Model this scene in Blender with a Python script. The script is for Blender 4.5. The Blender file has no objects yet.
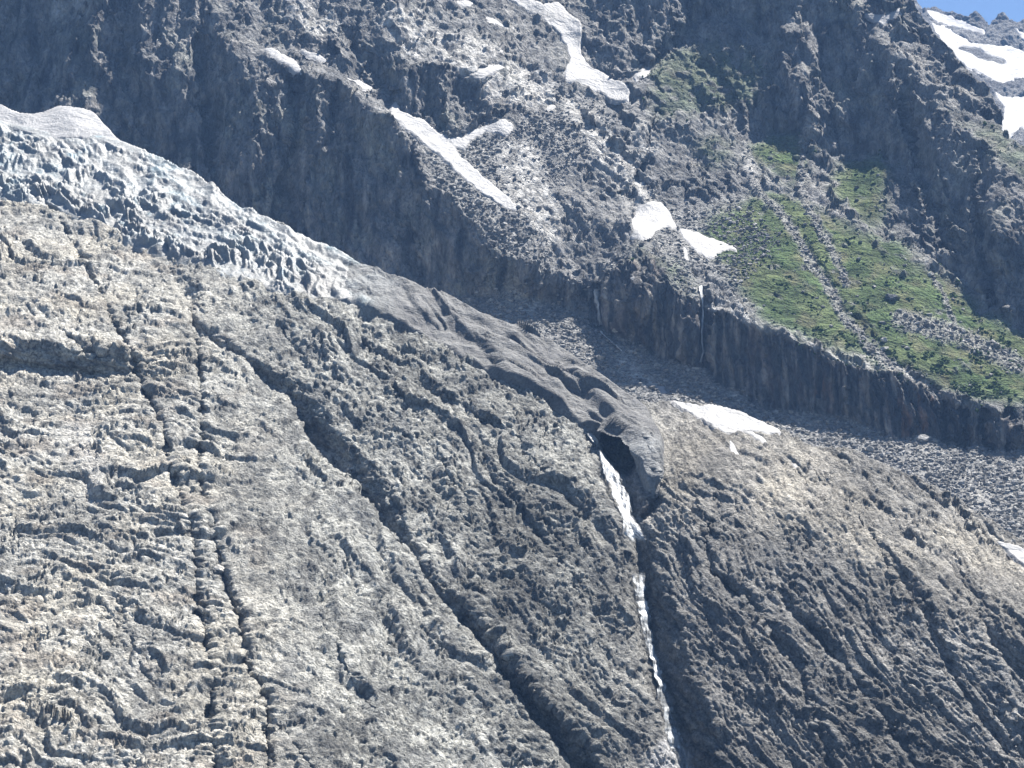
import bpy, math, random
import numpy as np
C = bpy.data.collections.new("place"); bpy.context.scene.collection.children.link(C)
R = math.radians
rng = np.random.default_rng(7); random.seed(7)
# ------------------------------------------------------------------ camera, world, sun, exposure
W, H = 1024, 768
PITCH = R(8.0); FPX = 2218.0
cam = bpy.data.cameras.new("camera"); camo = bpy.data.objects.new("camera", cam); C.objects.link(camo)
camo.location = (0, 0, 0); camo.rotation_euler = (R(90) + PITCH, 0, 0)
cam.sensor_width = 36; cam.lens = 36 * FPX / W; cam.clip_start = 1; cam.clip_end = 30000
bpy.context.scene.camera = camo
SUN_EL, SUN_AZ = R(59), R(40)          # azimuth measured from +Y (view direction) towards +X (right)
wd = bpy.data.worlds.new("World"); bpy.context.scene.world = wd; wd.use_nodes = True
nt = wd.node_tree; bg = nt.nodes["Background"]
sky = nt.nodes.new("ShaderNodeTexSky"); sky.sky_type = 'NISHITA'; sky.sun_disc = False
sky.sun_elevation = SUN_EL; sky.sun_rotation = SUN_AZ; sky.altitude = 2000; sky.air_density = 0.9; sky.dust_density = 0.2; sky.ozone_density = 3.0
nt.links.new(sky.outputs[0], bg.inputs[0]); bg.inputs[1].default_value = 0.05
sl = bpy.data.lights.new("sun", 'SUN'); sl.energy = 5.0; sl.angle = R(0.5); sl.color = (1, 0.95, 0.88)
so = bpy.data.objects.new("sun", sl); C.objects.link(so)
so.rotation_euler = (-(math.pi/2 - SUN_EL), 0, -SUN_AZ)
so.location = (500, 1500, 1500)
sc = bpy.context.scene
sc.view_settings.view_transform = 'Standard'; sc.view_settings.look = 'None'
sc.view_settings.exposure = 1.56; sc.view_settings.gamma = 1
sc.cycles.volume_bounces = 0; sc.cycles.max_bounces = 4; sc.cycles.diffuse_bounces = 1

# ------------------------------------------------------------------ numeric helpers
f32 = np.float32
_perm = rng.permutation(256).astype(np.int32); _perm = np.concatenate([_perm, _perm, _perm])
_g = rng.normal(size=(256, 3)); _g /= np.linalg.norm(_g, axis=1)[:, None]; _g = _g.astype(f32); _gx, _gy, _gz = (np.ascontiguousarray(_g[:, i]) for i in range(3))
from concurrent.futures import ThreadPoolExecutor
_pool = ThreadPoolExecutor(4)
def perlin(x, y, z=0.0, seed=0):
    x = np.asarray(x, f32)
    if x.size < 70000: return _perlin(x, y, z, seed)
    shp = x.shape; xr = x.reshape(-1); yr = np.broadcast_to(np.asarray(y, f32), shp).reshape(-1); zr = np.broadcast_to(np.asarray(z, f32), shp).reshape(-1)
    out = np.empty(xr.size, f32); st = 32768
    def job(i): out[i:i+st] = _perlin(xr[i:i+st], yr[i:i+st], zr[i:i+st], seed)
    list(_pool.map(job, range(0, xr.size, st)))
    return out.reshape(shp)
def _perlin(x, y, z=0.0, seed=0):
    x = np.asarray(x, f32) + f32(seed*17.31 + 1000); y = np.asarray(y, f32) + f32(seed*7.77 + 1000)
    z = np.zeros_like(x) + np.asarray(z, f32) + f32(seed*3.33 + 1000)
    xi = np.floor(x).astype(np.int32); yi = np.floor(y).astype(np.int32); zi = np.floor(z).astype(np.int32)
    xf = x - xi; yf = y - yi; zf = z - zi
    xi &= 255; yi &= 255; zi &= 255
    u = xf*xf*xf*(xf*(xf*6-15)+10); v = yf*yf*yf*(yf*(yf*6-15)+10); w = zf*zf*zf*(zf*(zf*6-15)+10)
    out = None
    res = []
    for dz in (0, 1):
        for dy in (0, 1):
            for dx in (0, 1):
                h = _perm[_perm[_perm[xi+dx] + yi+dy] + zi+dz]
                res.append(_gx[h]*(xf-dx) + _gy[h]*(yf-dy) + _gz[h]*(zf-dz))
    a = res[0] + u*(res[1]-res[0]); b = res[2] + u*(res[3]-res[2])
    c = res[4] + u*(res[5]-res[4]); d = res[6] + u*(res[7]-res[6])
    e = a + v*(b-a); f = c + v*(d-c)
    return (e + w*(f-e)) * f32(1.6)
_h2 = rng.random((256, 5)).astype(f32)
def facet(x, y, seed=0, tilt=.9, step=.35):
    """broken rock: every cell is a flat face with its own tilt and its own height (unit cell size)"""
    x = np.asarray(x, f32); y = np.asarray(y, f32)
    shp = x.shape; xr = x.reshape(-1)+f32(seed*13.7+500); yr = y.reshape(-1)+f32(seed*5.3+500)
    out = np.empty(xr.size, f32); st = 32768
    def job(i):
        a = xr[i:i+st]; b = yr[i:i+st]; ai = np.floor(a).astype(np.int32); bi = np.floor(b).astype(np.int32); best = np.full(a.shape, 1e9, f32); val = np.zeros(a.shape, f32)
        for dx in (-1, 0, 1):
            for dy in (-1, 0, 1):
                h = _perm[_perm[(ai+dx) & 255] + ((bi+dy+seed) & 255)]
                px = a-(ai+dx+_h2[h, 0]); py = b-(bi+dy+_h2[h, 1]); d = px*px+py*py
                v = ((_h2[h, 2]-.5)*px+(_h2[h, 3]-.5)*py)*f32(2*tilt)+(_h2[h, 4]-.5)*f32(step)
                m = d < best; best = np.where(m, d, best); val = np.where(m, v, val)
        out[i:i+st] = val
    list(_pool.map(job, range(0, xr.size, st)))
    return out.reshape(shp)
def fbm(x, y, z, octs, seed=0, gain=0.5):
    s = 0; a = 1.0; f = 1.0
    for i in range(octs):
        s = s + a*perlin(x*f, y*f, z*f, seed+i*5); a *= gain; f *= 2.03
    return s
def sstep(a, b, x):
    t = np.clip((x-a)/(b-a), 0, 1); return t*t*(3-2*t)
def blur(m, r):
    """three box passes of radius r cells"""
    r = int(max(1, round(r)))
    for _ in range(2):
        for ax in (0, 1):
            p = np.pad(m, [(r+1, r) if k == ax else (0, 0) for k in (0, 1)], mode='edge')
            c = np.cumsum(p, axis=ax, dtype=np.float64)
            n = 2*r+1
            if ax == 0: m = (c[n:] - c[:-n])/n
            else: m = (c[:, n:] - c[:, :-n])/n
    return m.astype(f32)
def inpoly(U, V, poly):
    ins = np.zeros(U.shape, bool)
    us = [p[0] for p in poly]; vs = [p[1] for p in poly]
    sel = (U >= min(us)) & (U <= max(us)) & (V >= min(vs)) & (V <= max(vs))
    u = U[sel]; v = V[sel]; q = np.zeros(u.shape, bool)
    n = len(poly)
    for i in range(n):
        x0, y0 = poly[i]; x1, y1 = poly[(i+1) % n]
        if y0 == y1: continue
        q ^= ((y0 > v) != (y1 > v)) & (u < (x1-x0)*(v-y0)/(y1-y0)+x0)
    ins[sel] = q
    return ins
def linedist(U, V, pts, pad=80):
    """signed distance to an open polyline running downward (positive on its right), and position along it 0..1"""
    us = [p[0] for p in pts]; vs = [p[1] for p in pts]
    sel = (U > min(us)-pad) & (U < max(us)+pad) & (V > min(vs)-pad) & (V < max(vs)+pad)
    u = U[sel]; v = V[sel]
    best = np.full(u.shape, 1e9, f32); sgn = np.ones(u.shape, f32); al = np.zeros(u.shape, f32)
    L = [math.dist(pts[i], pts[i+1]) for i in range(len(pts)-1)]; T = sum(L); acc = 0
    for i in range(len(pts)-1):
        x0, y0 = pts[i]; x1, y1 = pts[i+1]; dx, dy = x1-x0, y1-y0; l2 = dx*dx+dy*dy
        t = np.clip(((u-x0)*dx+(v-y0)*dy)/l2, 0, 1)
        ex = u-(x0+t*dx); ey = v-(y0+t*dy); d = np.hypot(ex, ey)
        s = np.sign(dy*(u-x0) - dx*(v-y0)); s[s == 0] = 1
        m = d < best
        best[m] = d[m]; sgn[m] = s[m]; al[m] = ((acc+t*L[i])/T)[m]; acc += L[i]
    D = np.full(U.shape, 1e9, f32); A = np.zeros(U.shape, f32)
    D[sel] = best*sgn; A[sel] = al
    return D, A
cp, sp = math.cos(PITCH), math.sin(PITCH)
def ray(U, V):
    a = (U-W/2)/FPX; b = (H/2-V)/FPX
    return np.stack([a, cp - b*sp, sp + b*cp], -1)
def normal(dip, asp):
    """dip in degrees; aspect 0 faces the viewer's side, + faces right"""
    d, a = R(dip), R(asp)
    return np.array([math.sin(d)*math.sin(a), -math.sin(d)*math.cos(a), math.cos(d)])

class Sheet:
    """a piece of ground: slopes surveyed region by region, integrated into one relief surface"""
    def __init__(s, u0, u1, v0, v1, step):
        s.step = step
        s.u = np.arange(u0, u1+step, step); s.v = np.arange(v0, v1+step, step)
        s.U, s.V = np.meshgrid(s.u, s.v); s.U = s.U.astype(f32); s.V = s.V.astype(f32)
        n1 = fbm(s.U/45, s.V/45, 0, 4, 11); n2 = fbm(s.U/45, s.V/45, 5, 4, 12)
        s.Uw = s.U + 7*n1; s.Vw = s.V + 7*n2
        s.Uf = s.U + 2.2*fbm(s.U/9, s.V/9, 0, 3, 13) + 3*n1*.6; s.Vf = s.V + 2.2*fbm(s.U/9, s.V/9, 4, 3, 14) + 3*n2*.6
        s.Ug = s.U + 1.6*fbm(s.U/6, s.V/6, 0, 3, 16); s.Vg = s.V + 1.6*fbm(s.U/6, s.V/6, 4, 3, 17)
        s.gu = None
    def mask(s, poly, soft=3, wob=1):
        U, V = (s.Uw, s.Vw) if wob == 1 else (s.Uf, s.Vf) if wob == 2 else (s.Ug, s.Vg) if wob == 3 else (s.U, s.V)
        return blur(inpoly(U, V, poly).astype(f32), soft/s.step)
    def tilt(s, n):
        r = ray(s.U, s.V); nr = np.minimum(r @ n, -0.10)
        eu = np.array([1/FPX, 0, 0]); ev = np.array([0, sp/FPX, -cp/FPX])
        return -(n @ eu)/nr, -(n @ ev)/nr
    def region(s, poly, dip, asp, soft=3, wob=1):
        a, b = s.tilt(normal(dip, asp))
        if poly is None: s.gu, s.gv = a, b; return
        m = s.mask(poly, soft, wob)
        s.gu = s.gu*(1-m)+a*m; s.gv = s.gv*(1-m)+b*m
    def solve(s, au, av, D):
        st = s.step; h, w = s.U.shape
        gx = np.zeros((h, w)); gy = np.zeros((h, w))
        gx[:, :-1] = (s.gu[:, :-1]+s.gu[:, 1:])*.5*st; gy[:-1] = (s.gv[:-1]+s.gv[1:])*.5*st
        div = gx.copy(); div[:, 1:] -= gx[:, :-1]; div += gy; div[1:] -= gy[:-1]
        m = np.concatenate([div, div[::-1]], 0); m = np.concatenate([m, m[:, ::-1]], 1)
        F = np.fft.rfft2(m)
        ky = 2*np.cos(2*np.pi*np.arange(2*h)/(2*h))-2; kx = 2*np.cos(2*np.pi*np.arange(w+1)/(2*w))-2
        den = ky[:, None]+kx[None]; den[0, 0] = 1; F /= den; F[0, 0] = 0
        L = np.fft.irfft2(F, s=(2*h, 2*w))[:h, :w]
        i = int(round((av-s.v[0])/st)); j = int(round((au-s.u[0])/st))
        s.L = L - L[i, j] + math.log(D)
    def push(s, metres):                         # cut back (+) or build out (-) by metres of depth
        s.L = s.L + metres/np.exp(s.L)
    def gully(s, pts, wl, wr, A, pad=80):
        """notch: steep short side wl on the left, wall of width wr on the right; widths/depths may vary along it"""
        D, al = linedist(s.Uf, s.Vf, pts, pad)
        xs = np.linspace(0, 1, len(A)) if np.ndim(A) else None
        g = lambda q: np.interp(al, np.linspace(0, 1, len(q)), q) if np.ndim(q) else q
        a, l, r = g(A), g(wl), g(wr)
        e = np.where(D >= 0, np.clip(1-D/r, 0, 1), np.clip(1+D/l, 0, 1))
        e = e*e*(3-2*e)*.6+e*.4
        s.push(a*e*sstep(0, .06, al)*sstep(1.0, .94, al) if len(pts) > 1 else 0)
    def points(s):
        s.P0 = (ray(s.U, s.V)*np.exp(s.L)[..., None])
        return s.P0
    @staticmethod
    def normals(P):
        du = np.gradient(P, axis=1); dv = np.gradient(P, axis=0)
        n = np.cross(dv, du); n /= np.linalg.norm(n, axis=-1)[..., None]+1e-9
        return n
    def at(s, P, u, v):
        j = np.clip((np.asarray(u)-s.u[0])/s.step, 0, len(s.u)-1.001); i = np.clip((np.asarray(v)-s.v[0])/s.step, 0, len(s.v)-1.001)
        j0 = j.astype(int); i0 = i.astype(int); fj = (j-j0)[..., None]; fi = (i-i0)[..., None]
        if P.ndim == 2: fj = fj[..., 0]; fi = fi[..., 0]
        return (P[i0, j0]*(1-fj)+P[i0, j0+1]*fj)*(1-fi)+(P[i0+1, j0]*(1-fj)+P[i0+1, j0+1]*fj)*fi

def tag(o, label=None, cat=None, group=None, kind=None):
    if label: o['label'] = label
    if cat: o['category'] = cat
    if group: o['group'] = group
    if kind: o['kind'] = kind
    return o
def mesh_np(name, verts, faces, mat, parent=None, attrs=None, smooth=True):
    """faces (n,4) or (n,3)"""
    k = faces.shape[1]
    me = bpy.data.meshes.new(name)
    me.vertices.add(len(verts)); me.vertices.foreach_set("co", verts.astype(f32).ravel())
    me.loops.add(faces.size); me.loops.foreach_set("vertex_index", faces.astype(np.int32).ravel())
    me.polygons.add(len(faces)); me.polygons.foreach_set("loop_start", (np.arange(len(faces))*k).astype(np.int32))
    me.polygons.foreach_set("use_smooth", np.full(len(faces), smooth))
    me.update(calc_edges=True)
    for n, a in (attrs or {}).items():
        if a.ndim == 1:
            at = me.attributes.new(n, 'FLOAT', 'POINT'); at.data.foreach_set("value", a.astype(f32))
        else:
            at = me.attributes.new(n, 'FLOAT_COLOR', 'POINT')
            c = np.ones((len(a), 4), f32); c[:, :3] = a; at.data.foreach_set("color", c.ravel())
    me.materials.append(mat)
    o = bpy.data.objects.new(name, me); C.objects.link(o)
    if parent: o.parent = parent
    return o
def grid_obj(name, P, fmask, mat, attrs, parent=None, smooth=True):
    """mesh of the grid cells chosen by fmask (h-1,w-1)"""
    h, w = P.shape[:2]
    ii, jj = np.nonzero(fmask)
    if len(ii) == 0: return None
    a = ii*w+jj; F = np.stack([a, a+w, a+w+1, a+1], -1)
    used = np.zeros(h*w, bool); used[F.ravel()] = True
    idx = np.cumsum(used)-1
    F = idx[F]
    at = {k: (q.reshape(h*w, -1)[used] if q.ndim == 3 else q.reshape(-1)[used]) for k, q in attrs.items()}
    return mesh_np(name, P.reshape(-1, 3)[used], F, mat, parent, at, smooth)
def cell(m): return (m[:-1, :-1]+m[1:, :-1]+m[:-1, 1:]+m[1:, 1:])/4

# ------------------------------------------------------------------ materials
def N(nt, t, **kw):
    n = nt.nodes.new(t)
    for k, v in kw.items(): setattr(n, k, v)
    return n
def material(name, scales=((0.6, .5), (2.5, .35)), contrast=.45, bump=.6, bdist=.6, rough=.9, spec=.25, stretch=(1, 1, 1), attr='tint', base=None):
    m = bpy.data.materials.new(name); m.use_nodes = True; nt = m.node_tree; L = nt.links
    b = nt.nodes["Principled BSDF"]; b.inputs['Roughness'].default_value = rough; b.inputs['Specular IOR Level'].default_value = spec
    tc = N(nt, "ShaderNodeTexCoord"); mp = N(nt, "ShaderNodeMapping"); mp.inputs['Scale'].default_value = stretch
    L.new(tc.outputs['Object'], mp.inputs[0])
    if base is None:
        a = N(nt, "ShaderNodeAttribute", attribute_name=attr); col = a.outputs['Color']
    else:
        a = N(nt, "ShaderNodeRGB"); a.outputs[0].default_value = (*base, 1); col = a.outputs[0]
    hsum = None
    for i, (s, w) in enumerate(scales):
        n = N(nt, "ShaderNodeTexNoise"); n.inputs['Scale'].default_value = s; n.inputs['Detail'].default_value = 5; n.inputs['Roughness'].default_value = .65
        n.inputs['Distortion'].default_value = .4
        L.new(mp.outputs[0], n.inputs['Vector'])
        mr = N(nt, "ShaderNodeMapRange"); mr.inputs[1].default_value = .3; mr.inputs[2].default_value = .7
        mr.inputs[3].default_value = 1-contrast*w*2; mr.inputs[4].default_value = 1+contrast*w*1.4
        L.new(n.outputs[0], mr.inputs[0])
        mx = N(nt, "ShaderNodeMix", data_type='RGBA', blend_type='MULTIPLY'); mx.inputs[0].default_value = 1
        L.new(col, mx.inputs[6]); L.new(mr.outputs[0], mx.inputs[7]); col = mx.outputs[2]
        mm = N(nt, "ShaderNodeMath", operation='MULTIPLY'); mm.inputs[1].default_value = 1/s; L.new(n.outputs[0], mm.inputs[0])
        if hsum is None: hsum = mm.outputs[0]
        else:
            ad = N(nt, "ShaderNodeMath", operation='ADD'); L.new(hsum, ad.inputs[0]); L.new(mm.outputs[0], ad.inputs[1]); hsum = ad.outputs[0]
    bp = N(nt, "ShaderNodeBump"); bp.inputs['Strength'].default_value = bump; bp.inputs['Distance'].default_value = bdist
    L.new(hsum, bp.inputs['Height']); L.new(bp.outputs[0], b.inputs['Normal'])
    L.new(col, b.inputs['Base Color'])
    return m
M_rock = material("slab_rock", ((.35, .5), (1.1, .5)), .55, .9, 1.6)
M_cliff = material("cliff_rock", ((.12, .5), (.5, .5)), .5, .9, 3.0, stretch=(1, 1, .45))
M_scree = material("scree_rock", ((.15, .4), (.6, .6)), .5, .9, 2.4)
M_grass = material("alpine_grass", ((.05, .45), (.35, .5)), .45, .8, 1.6, rough=1, spec=.1)
M_snow = material("old_snow", ((.06, .3), (.35, .3)), .10, .35, .8, rough=.7, spec=.3)
M_ice = material("glacier_ice", ((.25, .5), (.9, .5)), .22, .5, .9, rough=.55, spec=.4)
M_debris = material("debris_ice", ((.12, .5), (.9, .5)), .4, .6, .9, rough=.85)
M_water = material("white_water", ((.8, .5), (2.5, .5)), .25, .7, .5, stretch=(1, 1, .18), rough=.4, spec=.5)
M_water.surface_render_method = 'DITHERED'
_n = M_water.node_tree; _a = N(_n, "ShaderNodeAttribute", attribute_name='veil'); _n.links.new(_a.outputs['Fac'], _n.nodes["Principled BSDF"].inputs['Alpha'])
M_stone = material("boulder_rock", ((.3, .5), (1.2, .5)), .4, .8, 1.0)
M_shrub = material("alder_leaf", ((.5, .5), (2, .5)), .5, .8, .8, rough=1, spec=.1)

STEP = 1.0
# ================================================================== FOREGROUND SLOPE (glacier-polished rock)
CREST = [(-170, 82), (-60, 92), (0, 106), (12, 113), (31, 118), (60, 110), (72, 110), (94, 115), (106, 127), (121, 142), (148, 156), (195, 175), (240, 210), (277, 225),
         (322, 247), (345, 259), (396, 285), (452, 307), (505, 330), (542, 342), (580, 370), (617, 396), (640, 402), (668, 400), (700, 404), (740, 412), (780, 430), (810, 443),
         (850, 452), (900, 470), (945, 492), (985, 520), (1024, 543), (1190, 640)]
Fs = Sheet(-170, 1190, 60, 880, STEP)
s = Fs
s.region(None, 40, 5)
s.region([(-400, -50), (330, 230), (200, 300), (150, 360), (215, 520), (270, 900), (-400, 900)], 27, 2, 20)            # pale left slab
s.region([(-400, 380), (120, 385), (185, 540), (200, 900), (-400, 900)], 31, 4, 20)
s.region([(200, 350), (290, 400), (400, 545), (570, 900), (260, 900), (225, 600), (195, 420)], 31, 14, 10)              # middle rib
s.region([(330, 330), (560, 420), (600, 450), (640, 570), (690, 900), (600, 900), (400, 560), (320, 430)], 41, 12, 14)    # dark middle
s.region([(440, 470), (600, 455), (635, 560), (670, 900), (600, 900), (480, 640)], 50, 12, 20)
s.region([(650, 440), (1190, 560), (1190, 900), (690, 900), (640, 570)], 47, 6, 10)                         # right
s.region([(660, 560), (760, 600), (850, 900), (690, 900), (645, 600)], 55, -6, 16)
s.region([(900, 600), (1190, 700), (1190, 900), (960, 900)], 54, 10, 24)
s.region([(650, 390), (820, 440), (1190, 640), (1190, 680), (1000, 610), (820, 520), (650, 450)], 27, 8, 14)       # rounded top on the right
s.region([(-400, 30), (0, 106), (72, 112), (150, 156), (330, 250), (450, 305), (590, 375), (660, 430), (600, 432), (480, 368), (340, 305), (140, 246), (0, 200), (-400, 180)], 33, 12, 8)
# overhanging wall of the left slab
s.region([(-170, 352), (0, 347), (40, 344), (100, 349), (132, 343), (130, 369), (80, 377), (30, 371), (-170, 368)], 86, -8, 1.5)
s.region([(-170, 320), (60, 312), (125, 322), (132, 343), (100, 349), (40, 344), (0, 347), (-170, 352)], 27, 0, 5)
s.solve(100, 500, 880)
s.L0 = s.L.copy()
crk1 = [(30, 190), (55, 215), (85, 265), (100, 300), (122, 338), (140, 385), (160, 430), (172, 490), (190, 540), (195, 610), (207, 660), (208, 700), (215, 768), (225, 860)]
crk2 = [(180, 290), (195, 345), (200, 420), (195, 480), (215, 560), (235, 620), (240, 665), (262, 700), (265, 768), (270, 860)]
gul = [(140, 240), (165, 285), (200, 335), (240, 360), (288, 398), (315, 450), (368, 503), (400, 545), (440, 600), (490, 660), (540, 720), (575, 768), (630, 860)]
gorge = [(585, 425), (597, 445), (612, 478), (626, 515), (638, 545), (641, 580), (650, 625), (660, 668), (672, 712), (684, 755), (700, 860)]
s.gully(crk1, [3, 3, 4, 4, 4], [6, 6, 12, 9, 9], [7, 8, 13, 11, 10])
s.gully(crk2, [3, 3, 4, 4], [6, 9, 14, 10], [5, 10, 13, 12])
s.gully(gul, [6, 5, 6, 6, 8, 8], [8, 9, 10, 34, 30, 12, 24, 14, 30, 46], [3, 5, 6, 17, 15, 6, 13, 8, 16, 25], 120)
s.gully(gorge, [26, 10, 24, 22, 22], [18, 26, 34, 40, 40], [8, 11, 15, 18, 18], 100)
s.gully([(168, 270), (176, 285), (190, 305), (196, 330)], 6, [12, 24, 10], [6, 12, 5])
s.gully([(60, 330), (85, 355), (130, 362), (165, 368)], 3, 7, 4)
for pts, wl, wr, A in [
    ([(255, 290), (275, 320), (300, 365), (340, 400)], 4, 12, 4), ([(345, 325), (380, 360), (400, 400), (425, 430)], 4, 12, 4),
    ([(720, 495), (705, 540), (712, 575), (740, 600)], 8, 12, 6), ([(690, 560), (745, 600), (790, 660), (830, 768), (850, 860)], 6, 16, 6),
    ([(760, 560), (800, 620), (860, 690), (915, 768), (960, 860)], 5, 12, 6), ([(850, 500), (880, 560), (925, 620), (960, 690), (1010, 768)], 5, 16, 7),
    ([(800, 465), (840, 500), (880, 515), (910, 545)], 5, 15, 6), ([(900, 530), (960, 580), (990, 640), (1040, 700)], 6, 22, 8),
    ([(770, 455), (800, 480), (830, 490)], 4, 12, 5), ([(640, 740), (600, 690), (560, 640)], 4, 10, 0),
    ([(500, 480), (530, 530), (580, 600), (620, 700)], 5, 12, 3), ([(415, 430), (450, 480), (475, 510)], 5, 9, 3),
    ([(440, 395), (500, 430), (545, 480), (590, 530)], 4, 12, 4), ([(310, 600), (340, 660), (400, 768)], 3, 8, 3), ([(85, 590), (130, 640), (150, 700)], 3, 8, 3),
    ([(0, 250), (50, 262), (80, 270)], 3, 6, 2), ([(240, 700), (285, 735), (330, 800)], 3, 9, 3), ([(350, 440), (362, 500), (392, 520)], 3, 12, 3)]:
    if A: s.gully(pts, wl*.6, [wr*.4, wr, wr*.6, wr], [A*.2, A*.75, A*.35, A*.7])
# the hollow under the ice front
L_ICE = s.L.copy()
CAVE = [(598, 432), (612, 435), (630, 442), (639, 455), (638, 467), (629, 476), (618, 473), (610, 464), (604, 452)]
s.push(38*s.mask(CAVE, 2, 0))
s.gully([(645, 440), (655, 470), (657, 500), (640, 522)], 6, 8, 8)
P0 = s.points(); n0 = s.normals(P0)
x, y, z = P0[..., 0], P0[..., 1], P0[..., 2]; q = z-.14*y
wx = 9*fbm(x/60, q/60, y/90, 3, 21); wq = 9*fbm(x/60, q/60, y/90, 3, 22)
wL = sstep(330, 160, s.U + .15*(s.V-400)*-1) ; wR = sstep(560, 720, s.U); wM = np.clip(1-wL-wR, 0, 1)
def aniso(th, lx, lq, seed, kind='billow', octs=3):
    c, sn = math.cos(R(th)), math.sin(R(th))
    a = ((x+wx)*c-(q+wq)*sn)/lx; b = ((x+wx)*sn+(q+wq)*c)/lq
    if kind == 'billow':
        t = 0; A = 1.0; f = 1.0
        for i in range(octs): t = t + A*(np.abs(perlin(a*f, b*f, y/lx*f, seed+i*3))*2-.5); A *= .5; f *= 2.05
        return t
    return fbm(a, b, y/lx, octs, seed)
def saw(th, lam, seed, warp=1.2, longw=5):
    """overlapping rock sheets: long gentle treads that end in short steep steps"""
    c, sn = math.cos(R(th)), math.sin(R(th))
    a = ((x+wx)*c-(q+wq)*sn); b = ((x+wx)*sn+(q+wq)*c)
    ph = b/lam + warp*fbm(a/(lam*longw), b/(lam*1.6), y/200, 4, seed)
    fr = ph-np.floor(ph)
    amp = .5+.9*perlin(a/(lam*4), b/(lam*2), y/50, seed+9)
    return np.clip(amp, 0, 1.4)*np.where(fr < .2, fr/.2, 1-(fr-.2)/.8)*lam
def crackle(th, lx, lq, seed, w=.07, dens=0.):
    c, sn = math.cos(R(th)), math.sin(R(th))
    a = ((x+wx*.6)*c-(q+wq*.6)*sn)/lx; b = ((x+wx*.6)*sn+(q+wq*.6)*c)/lq
    n = perlin(a, b, y/lx, seed)+.25*perlin(a*3, b*3, y/lx*3, seed+1)
    return -np.exp(-(n/w)**2)*sstep(-.1, .45, perlin(a*.7, b*.7, y/lx, seed+2)+dens)
def fac(th, lx, lq, seed, tilt=.5, step=.10, wk=1.0):
    c, sn = math.cos(R(th)), math.sin(R(th))
    X = x+wx*wk+lq*.5*wf1; Q = q+wq*wk+lq*.5*wf2
    return lq*facet((X*c-Q*sn)/lx, (X*sn+Q*c)/lq, seed, tilt, step)
wf1 = fbm(x/4, q/4, y/9, 3, 23); wf2 = fbm(x/4, q/4, y/9, 3, 24)
hL = 1.15*aniso(8, 50, 20, 31) + .25*aniso(12, 17, 5, 35) + .06*aniso(6, 6, 2, 41, octs=2) + .24*saw(7, 15, 45, 1.2, 6) + .32*saw(14, 6.5, 47, 1.0, 9) + .38*saw(3, 3.2, 49, 1.1, 10) + .34*saw(12, 1.7, 50, 1.1, 9) \
    + 1.3*crackle(75, 26, 12, 145, .05) + .8*crackle(10, 18, 6, 147, .07) + .45*fac(10, 26, 9, 1) + .32*fac(14, 11, 3.4, 2) + .20*fac(5, 4.5, 1.3, 3)
hM = 2.9*aniso(44, 60, 19, 51, octs=2) + 1.0*aniso(40, 26, 8, 55, octs=2) + .30*saw(46, 20, 64, 1.0, 5) + .25*aniso(20, 4.5, 2.6, 61, octs=2) + .2*saw(-40, 11, 65) + .22*saw(25, 5, 67, 1.5) + .2*saw(40, 2.2, 69, 1.6, 3) \
    + 1.4*crackle(60, 26, 10, 151, .06) + .9*crackle(30, 11, 5, 153, .08) + .6*fac(48, 20, 10, 4) + .65*fac(38, 11, 4, 5) + .32*fac(40, 4, 1.6, 6)
hR = 1.6*aniso(46, 70, 20, 71) + .5*aniso(50, 26, 6, 75) + .2*aniso(52, 10, 2.6, 81, octs=2) + .22*saw(48, 14, 85, 1.2, 6) + .24*saw(52, 5, 87, 1.4, 5) + .2*saw(50, 2.2, 89, 1.4, 5) \
    + 1.5*crackle(54, 60, 9, 155, .05) + .8*crackle(20, 12, 6, 157, .06) + .5*fac(50, 30, 10, 7) + .55*fac(48, 13, 3.8, 8) + .3*fac(52, 5, 1.5, 9)
fine = .30*(np.abs(fbm(x/2.2, q/1.6, y/3, 2, 91))) + .12*perlin(x/.9, q/.9, y, 95)
h = wL*hL + wM*hM*.6 + wR*hR*.72 + fine*.55
soft_zone = np.clip(blur(1-.0*s.U, 1), 0, 1)
# snow lying on this slope, and the glacier bed, stay smooth underneath
G_POLY = [(-400, 40), (-60, 92), (0, 124), (23, 130), (51, 137), (84, 137), (109, 141), (148, 154), (195, 175), (240, 210), (277, 225), (322, 247), (345, 259), (396, 285), (452, 307), (505, 330), (542, 342),
          (580, 370), (617, 396), (648, 416), (659, 442), (661, 465), (657, 492), (650, 494), (643, 478), (637, 458), (628, 444), (612, 437), (602, 434), (586, 424), (572, 414), (535, 391), (509, 383),
          (486, 370), (467, 357), (422, 335), (377, 320), (340, 305), (307, 297), (255, 286), (232, 279), (215, 268), (196, 262), (157, 256), (140, 247), (98, 226), (64, 210), (37, 203), (0, 201), (-100, 195), (-400, 190)]
gm = s.mask(G_POLY, 5, 2)
SNOW_F = {
 'cone': ([(-170, 70), (-60, 90), (0, 104), (12, 112), (31, 117), (60, 108), (72, 109), (94, 114), (106, 126), (121, 141), (150, 155), (140, 160), (125, 155), (109, 147), (84, 143), (51, 144), (23, 136), (0, 130), (-170, 120)], 5, 4),
 'band': ([(668, 400), (682, 402), (700, 406), (715, 404), (740, 412), (765, 424), (785, 434), (770, 436), (752, 432), (735, 434), (724, 436), (712, 428), (692, 416)], 2.4, 2.5),
 'tongue': ([(738, 431), (752, 431), (768, 441), (764, 446), (752, 437)], 1.5, 1.5),
 'chip': ([(727, 440), (733, 443), (740, 455), (735, 456), (729, 449)], 1.5, 1.5),
 'dot': ([(788, 462), (798, 465), (800, 471), (793, 468)], 1.2, 1.2),
 'edge': ([(994, 541), (1008, 544), (1024, 550), (1060, 575), (1040, 580), (1022, 566), (1008, 553)], 2.0, 2),
}
smF = {k: s.mask(p, 1.2 if k != 'cone' else 3, 3) for k, (p, T, sf) in SNOW_F.items()}
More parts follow.
